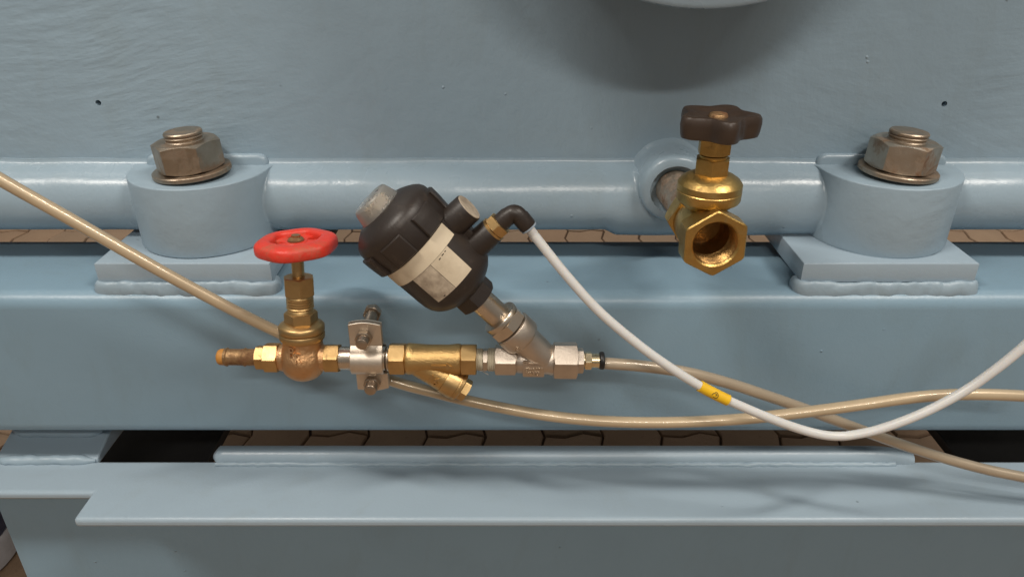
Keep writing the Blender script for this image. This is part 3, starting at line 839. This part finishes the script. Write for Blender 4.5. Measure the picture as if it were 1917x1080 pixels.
prof = [(26, 40), (27, 47), (29, 52), (35, 63), (41, 72), (47, 78), (54, 81.6), (62, 82.5), (80, 82.5), (105, 80.5), (108, 79), (109, 77.5), (150, 77.5), (188, 77), (200, 76.3), (212, 73.5), (222, 68), (230, 60), (236, 51), (240, 43), (241, 38)]
act = mk('actuator_body', cl(prof, 96), 'black', g, 40)
def ract(t):
    for i in range(len(prof) - 1):
        if prof[i][0] <= t <= prof[i + 1][0]:
            u = (t - prof[i][0]) / max(1e-6, prof[i + 1][0] - prof[i][0]); return prof[i][1] + u * (prof[i + 1][1] - prof[i][1])
    return prof[-1][1]
def cpt(t, th, r): return C0 + CD * (t * kk) + (CF * math.cos(th) + CB * math.sin(th)) * (r * kk)
def patch(t0, t1, a0, a1, h, inset=0.0, nt_=8, na=16, base=-1.5):
    """raised curved patch on the actuator wall"""
    V, F = [], []
    lay = [(0.0, base), (0.0, max(h - inset, base + .2)), (inset, h)] if inset else [(0.0, base), (0.0, h)]
    bd = []
    def border(d):
        out = []; da = d / 80.0
        for i in range(nt_): out.append((t0 + d + (t1 - t0 - 2 * d) * i / nt_, a0 + da))
        for i in range(na): out.append((t1 - d, a0 + da + (a1 - a0 - 2 * da) * i / na))
        for i in range(nt_): out.append((t1 - d - (t1 - t0 - 2 * d) * i / nt_, a1 - da))
        for i in range(na): out.append((t0 + d, a1 - da - (a1 - a0 - 2 * da) * i / na))
        return out
    for d, hh in lay:
        V += [cpt(t, a, ract(t) + hh) for t, a in border(d)]
    m = 2 * (nt_ + na)
    for i in range(len(lay) - 1):
        for k in range(m): k2 = (k + 1) % m; F.append((i * m + k, i * m + k2, (i + 1) * m + k2, (i + 1) * m + k))
    o = len(V); d = lay[-1][0]; da = d / 80.0; hh = lay[-1][1]
    for i in range(nt_ + 1):
        for j in range(na + 1):
            t = t0 + d + (t1 - t0 - 2 * d) * i / nt_; a = a0 + da + (a1 - a0 - 2 * da) * j / na
            V.append(cpt(t, a, ract(t) + hh))
    for i in range(nt_):
        for j in range(na):
            q = o + i * (na + 1) + j; F.append((q, q + 1, q + na + 2, q + na + 1))
    return V, F
for k in range(7):
    a = R(0 + 51.43 * k)
    mk('grip_pad', patch(64, 107, a - R(15.5), a + R(15.5), 6.0, 2.0), 'black', act, 35)
mk('tape_band', patch(109.5, 139, R(-72), R(64), 0.7, 0, 4, 40), 'tape', act, 35)
mk('type_label', patch(139.6, 199, R(12.6), R(44), 0.6, 0, 14, 14), 'tapelight', act, 35)
mk('worn_label', patch(139.6, 199, R(-20), R(12), 0.6, 0, 14, 14), 'tapedirty', act, 35)
# small printed marks on the light label
for (t, a, l) in ((142.5, 30, 7), (143.5, 24, 6), (142, 36, 4), (195, -7, 5)):
    mk('print_mark', patch(t, t + 1.6, R(a), R(a + l * 0.55), 0.9, 0, 1, 3, 0.3), 'ink', act, 35)
capo = mk('clear_cap', cl([(31, 39), (31, 44), (28, 44), (26, 42.5), (4, 36.5), (1, 34.5), (-0.5, 31), (-1, 10), (-1, 0.1), (2, 0.1), (2, 30), (5, 33.5), (28, 39)], 56, cap0=False, cap1=False), 'cap', g, 35)
mk('indicator', cl([(9, 20), (9.5, 24), (30, 26)], 32), 'tapelight', capo, 35)
# air ports
for (t, r, s1, nm) in ((150, 27, 117, 'air_port'), (213, 24, 113, 'air_port')):
    o_ = (atY(878, 388, YA - 0.001) if t < 200 else atY(922, 431, YA - 0.001)) - CB * (s1 * kk)
    pm = frame(o_, CB, CF)
    pp = mk(nm, xform(lathe([(30 * kk, (r + 2) * kk), (70 * kk, (r + 1) * kk), ((s1 - 2) * kk, r * kk), (s1 * kk, (r - 1) * kk), (s1 * kk, (r - 6) * kk), ((s1 - (10 if t < 200 else 0.5)) * kk, (r - 7) * kk)], 48), pm), 'black', g, 35)
    if t > 200:
        mk('port_ring', xform(lathe([(s1 * kk, (r - 7) * kk), (s1 * kk, (r - 0.5) * kk), ((s1 + 4) * kk, (r - 0.5) * kk), ((s1 + 4) * kk, (r - 7) * kk)], 40), pm), 'brass', g, 35)
    else:
        mk('port_plug', xform(lathe([((s1 - 9) * kk, 0.5 * kk), ((s1 - 2) * kk, (r - 7) * kk), ((s1 - 0.2) * kk, (r - 1.6) * kk), ((s1 + 1.2) * kk, (r - 2.2) * kk), ((s1 + 1.4) * kk, (r - 6) * kk)], 40), pm), 'tapedirty', pp, 35)
mk('port_web', xform(box(-8 * kk, 70 * kk, -14 * kk, 14 * kk, 40 * kk, 92 * kk, 3 * kk), frame(atY(878, 388, YA) - CB * (117 * kk), CB, CD)), 'black', g, 35)
# raised marks on the body: trapezoid badge and two lines of letters, round mark on the collar
def on_valve(u, vv, h):                        # flat cast tag on the front of the body
    return ax(998 + u) + Vector((0, -(25.2 + h) * S, vv * S))
padp = extrude_poly([(x, y) for x, y in rrect(-20, 20, -21, 13, 3)], -12, 0.6, 0.5, 2)
mk('badge_pad', ([on_valve(p.x, p.y, p.z) for p in padp[0]], padp[1]), 'steel', g, 40)
bars = join(extrude_poly([(-17, 8.2), (17, 7.2), (16, 9.6), (-17, 10.6)], 0.4, 2.4), extrude_poly([(-18, 12), (-9, 11.6), (-8, 13.6), (-18, 14.2)], -0.5, 2.0), extrude_poly([(11, 10.8), (18, 10.6), (18, 12.6), (11, 12.8)], -0.5, 2.0),
            *[extrude_poly([(x, 3.6), (x + w_, 3.5), (x + w_, 6.2), (x, 6.3)], 0.4, 1.6) for x, w_ in ((-14, 3), (-9.6, 2), (-6.4, 3.4), (-1.6, 2), (2.0, 3.6), (7.0, 2.2), (10.4, 3))])
mk('raised_bars', ([on_valve(p.x, p.y, p.z) for p in bars[0]], bars[1]), 'steel', g, 40)
for (s_, sz, y0) in (('Class 150', 8.6, -4.0), ('PN 25', 9.0, -14.0)):
    v, f = text_shape(s_, sz, 1.2)
    mk('raised_lettering', ([on_valve(p.x, p.y + y0, p.z + 1.4) for p in v], f), 'steelsmooth', g, 30)
th = R(-14)
oc = cpt(388 - 10, th, 37.6); nrm = (CF * math.cos(th) + CB * math.sin(th))
cm = frame(oc, nrm, CD)
def ringm(r0, r1, h): 
    v, f = lathe([(0, r0 * kk), (h * kk, r0 * kk), (h * kk, r1 * kk), (0, r1 * kk)], 24, False, False)
    return xform((v, f), cm)
mk('round_mark', join(ringm(5.2, 6.6, 1.0), ringm(1.4, 2.8, 1.0)), 'steelsmooth', g, 40)

# elbow push-in fitting
g = empty('elbow_fitting', C0 + CD * (213 * kk) + CB * (118 * kk), 'black push-in elbow with brass hexagon on the actuator port', 'fitting')
PE = atY(922, 431, YA - 0.001) - CB * (113 * kk); pm = frame(PE, CB, CF)
mk('hexagon', xform(hexnut(41 * kk, 17 * kk, 0, rot=R(18)), pm @ Matrix.Translation((0, 0, 117 * kk))), 'brass', g, 25)
E0 = PE + CB * (130 * kk)
Ec = PE + CB * (166 * kk)
E1 = atY(989, 425, YA - 0.002)
ed = (E1 - Ec).normalized()
el = [E0, E0.lerp(Ec, 0.55)] 
for s_ in range(1, 8):
    u = s_ / 8; p0 = E0.lerp(Ec, 0.6); p2 = Ec + ed * 13 * kk
    el.append(p0 * (1 - u) ** 2 + Ec * 2 * u * (1 - u) + p2 * u * u)
el += [Ec + ed * 15 * kk, E1]
mk('elbow', sweep(el, lambda u: (16.5 if u < 0.15 else 14.9) * kk, 28), 'black', g, 45)
cfm = frame(E1, ed)
mk('sleeve', xform(lathe([(-24 * kk, 13 * kk), (-23 * kk, 15.9 * kk), (-3 * kk, 15.9 * kk), (0, 14.8 * kk)], 32), cfm), 'black', g, 35)
mk('collet', xform(lathe([(-1 * kk, 13 * kk), (1.0 * kk, 15.2 * kk), (3.0 * kk, 15.2 * kk), (4.0 * kk, 12 * kk)], 32), cfm), 'collet', g, 35)

# straight push-in fitting at the right end
g = empty('tube_fitting', ax(1105), 'small brass push-in fitting with black collar at the right end of the line', 'fitting')
mk('hexagon', hex_along(1079, 1092, 50, R(14)), 'steel', g, 25)
mk('small_hexagon', hex_along(1094, 1107, 36, R(10)), 'brasslight', g, 25)
mk('barrel', along([(1091, 13), (1094.5, 13), (1095, 12), (1107, 12), (1107.3, 13.6), (1121, 13.6), (1122, 12)], 36), 'brasslight', g, 35)
mk('collar', along([(1121, 12), (1122, 15.5), (1124, 17), (1129, 17), (1131, 15), (1132, 10)], 36), 'ring', g, 40)

# ================================================================== tubes
def tube(name, pts, rad, mat, label, per=10):
    P = catmull([atY(a, b, y) for a, b, y in pts], per)
    o = mk(name, sweep(P, rad, 22), mat, None, 60, loc=P[0]); tag(o, label, 'tube'); return o, P
o, PW_ = tube('air_tube', [(985, 420, YA - 0.002), (1010, 453, -0.054), (1060, 515, -0.060), (1122, 583, -0.066), (1195, 645, -0.071), (1255, 688, -0.074), (1310, 722, -0.076), (1363, 749, -0.078), (1440, 782, -0.080), (1495, 802, -0.081), (1535, 812.5, -0.082), (1565, 816, -0.082), (1595, 814, -0.082), (1650, 802, -0.083), (1725, 774, -0.084), (1800, 735, -0.083), (1860, 694, -0.083), (1917, 648, -0.083), (1990, 580, -0.083)], 0.0030, 'whitetube', 'white plastic air tube hanging from the black elbow and kinked at its lowest point', 12)
tube('hose_tube', [(-70, 293, -0.050), (0, 336, -0.048), (150, 421, -0.043), (300, 507, -0.038), (430, 577, -0.032), (525, 624, -0.028), (620, 668, -0.025), (735, 713, -0.028), (820, 736, -0.032), (890, 753, -0.036), (1000, 774, -0.040), (1100, 786, -0.043), (1200, 790.5, -0.045), (1300, 789, -0.047), (1400, 783, -0.049), (1500, 772, -0.050), (1600, 759, -0.052), (1700, 745, -0.053), (1770, 739, -0.053), (1840, 738, -0.053), (1917, 741, -0.053), (1990, 747, -0.053)], 0.0040, 'beige', 'shiny beige tube running from the upper left behind the valves to the right edge')
tube('drain_tube', [(1120, 679, YA), (1150, 681, YA), (1200, 685, -0.049), (1280, 696, -0.046), (1360, 716, -0.042), (1440, 742, -0.038), (1520, 770, -0.034), (1600, 800, -0.031), (1680, 829, -0.030), (1760, 855, -0.032), (1840, 877, -0.036), (1917, 893, -0.040), (1990, 906, -0.043)], 0.0040, 'beigegrey', 'greyish beige tube from the brass fitting sloping down behind the white tube')
# yellow marker sleeve on the air tube
i0 = min(range(len(PW_)), key=lambda i: (PW_[i] - atY(1309, 721, -0.076)).length); i1 = min(range(len(PW_)), key=lambda i: (PW_[i] - atY(1361, 748, -0.078)).length)
seg = PW_[i0:i1 + 1]
v, f = sweep(seg, 0.0037, 24)
g = mk('marker_sleeve', (v, f), 'yellow', None, 50, loc=seg[len(seg) // 2]); tag(g, 'yellow marker sleeve with a hand-written loop on the white tube', 'marker')
c = seg[len(seg) // 2]; td = (seg[-1] - seg[0]).normalized(); toc = (CAM - c); toc = (toc - td * toc.dot(td)).normalized(); sd = toc.cross(td)
if sd.z < 0: sd = -sd
loop = [(-4.5, -2.2), (-3.2, 1.0), (0.2, 2.0), (3.2, 0.8), (1.0, -0.8)]
loop2 = [(-1.5, 3.6), (1.8, 4.0), (5.2, 1.5), (5.8, -2.0), (2.5, -4.2), (-0.5, -3.6)]
for L in (loop, loop2):
    Q = []
    for (a, b) in L:
        an = b * S * 1.25 / 0.0037 - 0.12
        Q.append(c + td * (a * S * 1.1) + (toc * math.cos(an) + sd * math.sin(an)) * 0.00375)
    mk('ink_stroke', sweep(catmull(Q, 6), 0.00022, 6), 'ink', g, 60)

# ================================================================== gate valve on the pipe stub
G0 = Vector((PBX, Y_PAN - 0.028, PBZ))
GF = atY(1340, 458, -0.056)                    # centre of the open end
GD = (GF - G0).normalized()
GS = scl(GF)
g = mk('pipe_stub', xform(lathe([(-0.006, 0.0132), (0.0, 0.0134), (0.002, 0.0139), (0.010, 0.0134), ((GF - G0).length - 0.040, 0.0134)], 44), frame(G0, GD)), 'galv', None, 40, loc=G0)
tag(g, 'rusty pipe stub leaving the round blue boss behind the gate valve', 'pipe')
GU = Vector((0, 0, 1)); GU = (GU - GD * GU.dot(GD)).normalized()
g = empty('gate_valve', GF - GD * 0.025, 'golden brass gate valve with black star handle and open end', 'valve')
gm = frame(GF - GD * 0.0500, GD, GU)           # local z along the bore, x up
AFm = 0.0378
# front hexagon with threaded bore
hx = []
def open_hex(af, h, bore, inner=False):
    n = 72; V, F = [], []; a2 = af / 2
    angs = [2 * math.pi * k / n for k in range(n)]
    def rh(a):
        x = (a + math.pi / 6) % (math.pi / 3) - math.pi / 6
        return min(a2 / math.cos(x), a2 * 1.1547 * 0.98)
    off = R(30)
    rings = [[(rh(a) * 0.80, 0.0) for a in angs], [(rh(a), 0.001) for a in angs], [(rh(a), h - 0.0007) for a in angs], [(rh(a) - 0.0008, h) for a in angs],
             [(bore + 0.0012, h) for a in angs], [(bore, h - 0.0012) for a in angs]]
    if inner: rings = [[(bore, h - 0.0010) for a in angs]]
    t = h - 0.0012
    if inner:
        for q in range(7):
            rings += [[(bore - 0.0004, t - 0.0005) for a in angs], [(bore + 0.0004, t - 0.0012) for a in angs]]; t -= 0.0017
        rings += [[(bore - 0.0010, t - 0.001) for a in angs], [(bore - 0.0016, -0.016) for a in angs], [(0.0002, -0.0165) for a in angs]]
    for rg in rings:
        for a, (r, z) in zip(angs, rg): V.append(Vector((r * math.cos(a + off), r * math.sin(a + off), z)))
    for i in range(len(rings) - 1):
        for k in range(n): k2 = (k + 1) % n; F.append((i * n + k, i * n + k2, (i + 1) * n + k2, (i + 1) * n + k))
    return V, F
mk('open_end', xform(open_hex(AFm, 0.0150, 0.0138), gm @ Matrix.Translation((0, 0, 0.0350)) @ Matrix.Rotation(R(2), 4, 'Z')), 'brassgold', g, 28)
mk('bore', xform(open_hex(AFm, 0.0150, 0.0138, True), gm @ Matrix.Translation((0, 0, 0.0350))), 'bore', g, 40)
mk('rear_hexagon', xform(hexnut(0.0345, 0.0125, 0, rot=R(3)), gm @ Matrix.Translation((0, 0, -0.002))), 'brassgold', g, 25)
bd = lathe([(0.009, 0.0150), (0.012, 0.0162), (0.018, 0.0170), (0.025, 0.0172), (0.031, 0.0170), (0.036, 0.0160)], 48, False, False)
mk('body', xform(bd, gm), 'brassgold', g, 45)
ce = GF - GD * 0.0250
um = frame(ce, GU, GD)
# housing of the gate: flattened oval column rising to the bonnet ring
v, f = lathe([(0.0141, 0.0115), (0.0155, 0.0142), (0.0175, 0.0162), (0.021, 0.0180)], 48)
v = [Vector((p.x * 0.86, p.y, p.z)) for p in v]
mk('gate_chest', xform((v, f), um), 'brassgold', g, 45)
mk('bonnet', xform(lathe([(0.0195, 0.0170), (0.0200, 0.0190), (0.0212, 0.0197), (0.0262, 0.0199), (0.0268, 0.0194), (0.0274, 0.0199), (0.0310, 0.0198), (0.0335, 0.0180), (0.0355, 0.0150), (0.0370, 0.0120), (0.0376, 0.0105)], 64), um), 'brassgold', g, 30)
mk('bonnet_hexagon', xform(hexnut(0.0195, 0.0118, 0, rot=R(12), t0=0.0355), um), 'brassgold', g, 25)
mk('spindle', xform(lathe([(0.046, 0.0085), (0.0488, 0.0085), (0.0492, 0.0070), (0.066, 0.0060)], 32), um), 'brassgold', g, 35)
mk('gland_nut', xform(hexnut(0.0182, 0.0112, 0, rot=R(20), t0=0.0495), um), 'brassgold', g, 25)
# star handle with five lobes
def star():
    V, F = [], []; n = 100
    angs = [2 * math.pi * k / n for k in range(n)]
    def rr(a, s): 
        x = (math.cos(5 * a) + 1) / 2
        return (0.0188 + 0.0068 * x ** 1.1) * s
    rings = [(0.60, 0.002), (0.86, 0.0008), (0.945, 0.0016), (0.975, 0.004), (1.0, 0.0095), (0.985, 0.0125), (0.94, 0.0142), (0.86, 0.0146), (0.60, 0.0132), (0.36, 0.0122), (0.26, 0.0122)]
    for s, z in rings:
        for a in angs: V.append(Vector((rr(a, s) * math.cos(a), rr(a, s) * math.sin(a), z)))
    for i in range(len(rings) - 1):
        for k in range(n): k2 = (k + 1) % n; F.append((i * n + k, i * n + k2, (i + 1) * n + k2, (i + 1) * n + k))
    F.append(tuple(reversed(range(n)))); F.append(tuple(range((len(rings) - 1) * n, len(rings) * n)))
    return V, F
hm = um @ Matrix.Translation((0, 0, 0.0600)) @ Matrix.Rotation(R(2), 4, 'Z')
hd = mk('star_handle', xform(star(), hm), 'blackhub', g, 40)
mk('handle_rivet', xform(lathe([(0.010, 0.0058), (0.0128, 0.0058), (0.0140, 0.0050), (0.0146, 0.002)], 32), hm), 'rust', hd, 35)

# ================================================================== tub on the floor at the lower left edge
q = atZ(24, 1045, 0.0)
g = empty('plastic_tub', (q.x - 0.115, q.y, 0), 'blue and white plastic tub on the paving, cut off by the lower left edge', 'tub')
tm = Matrix.Translation((q.x - 0.115, q.y, 0))
mk('white_base', xform(lathe([(0, 0.112), (0.003, 0.115), (0.040, 0.116), (0.048, 0.112)], 48), tm), 'whitetub', g, 40)
mk('blue_upper', xform(lathe([(0.048, 0.110), (0.052, 0.113), (0.16, 0.118), (0.165, 0.112)], 48), tm), 'bluetub', g, 40)
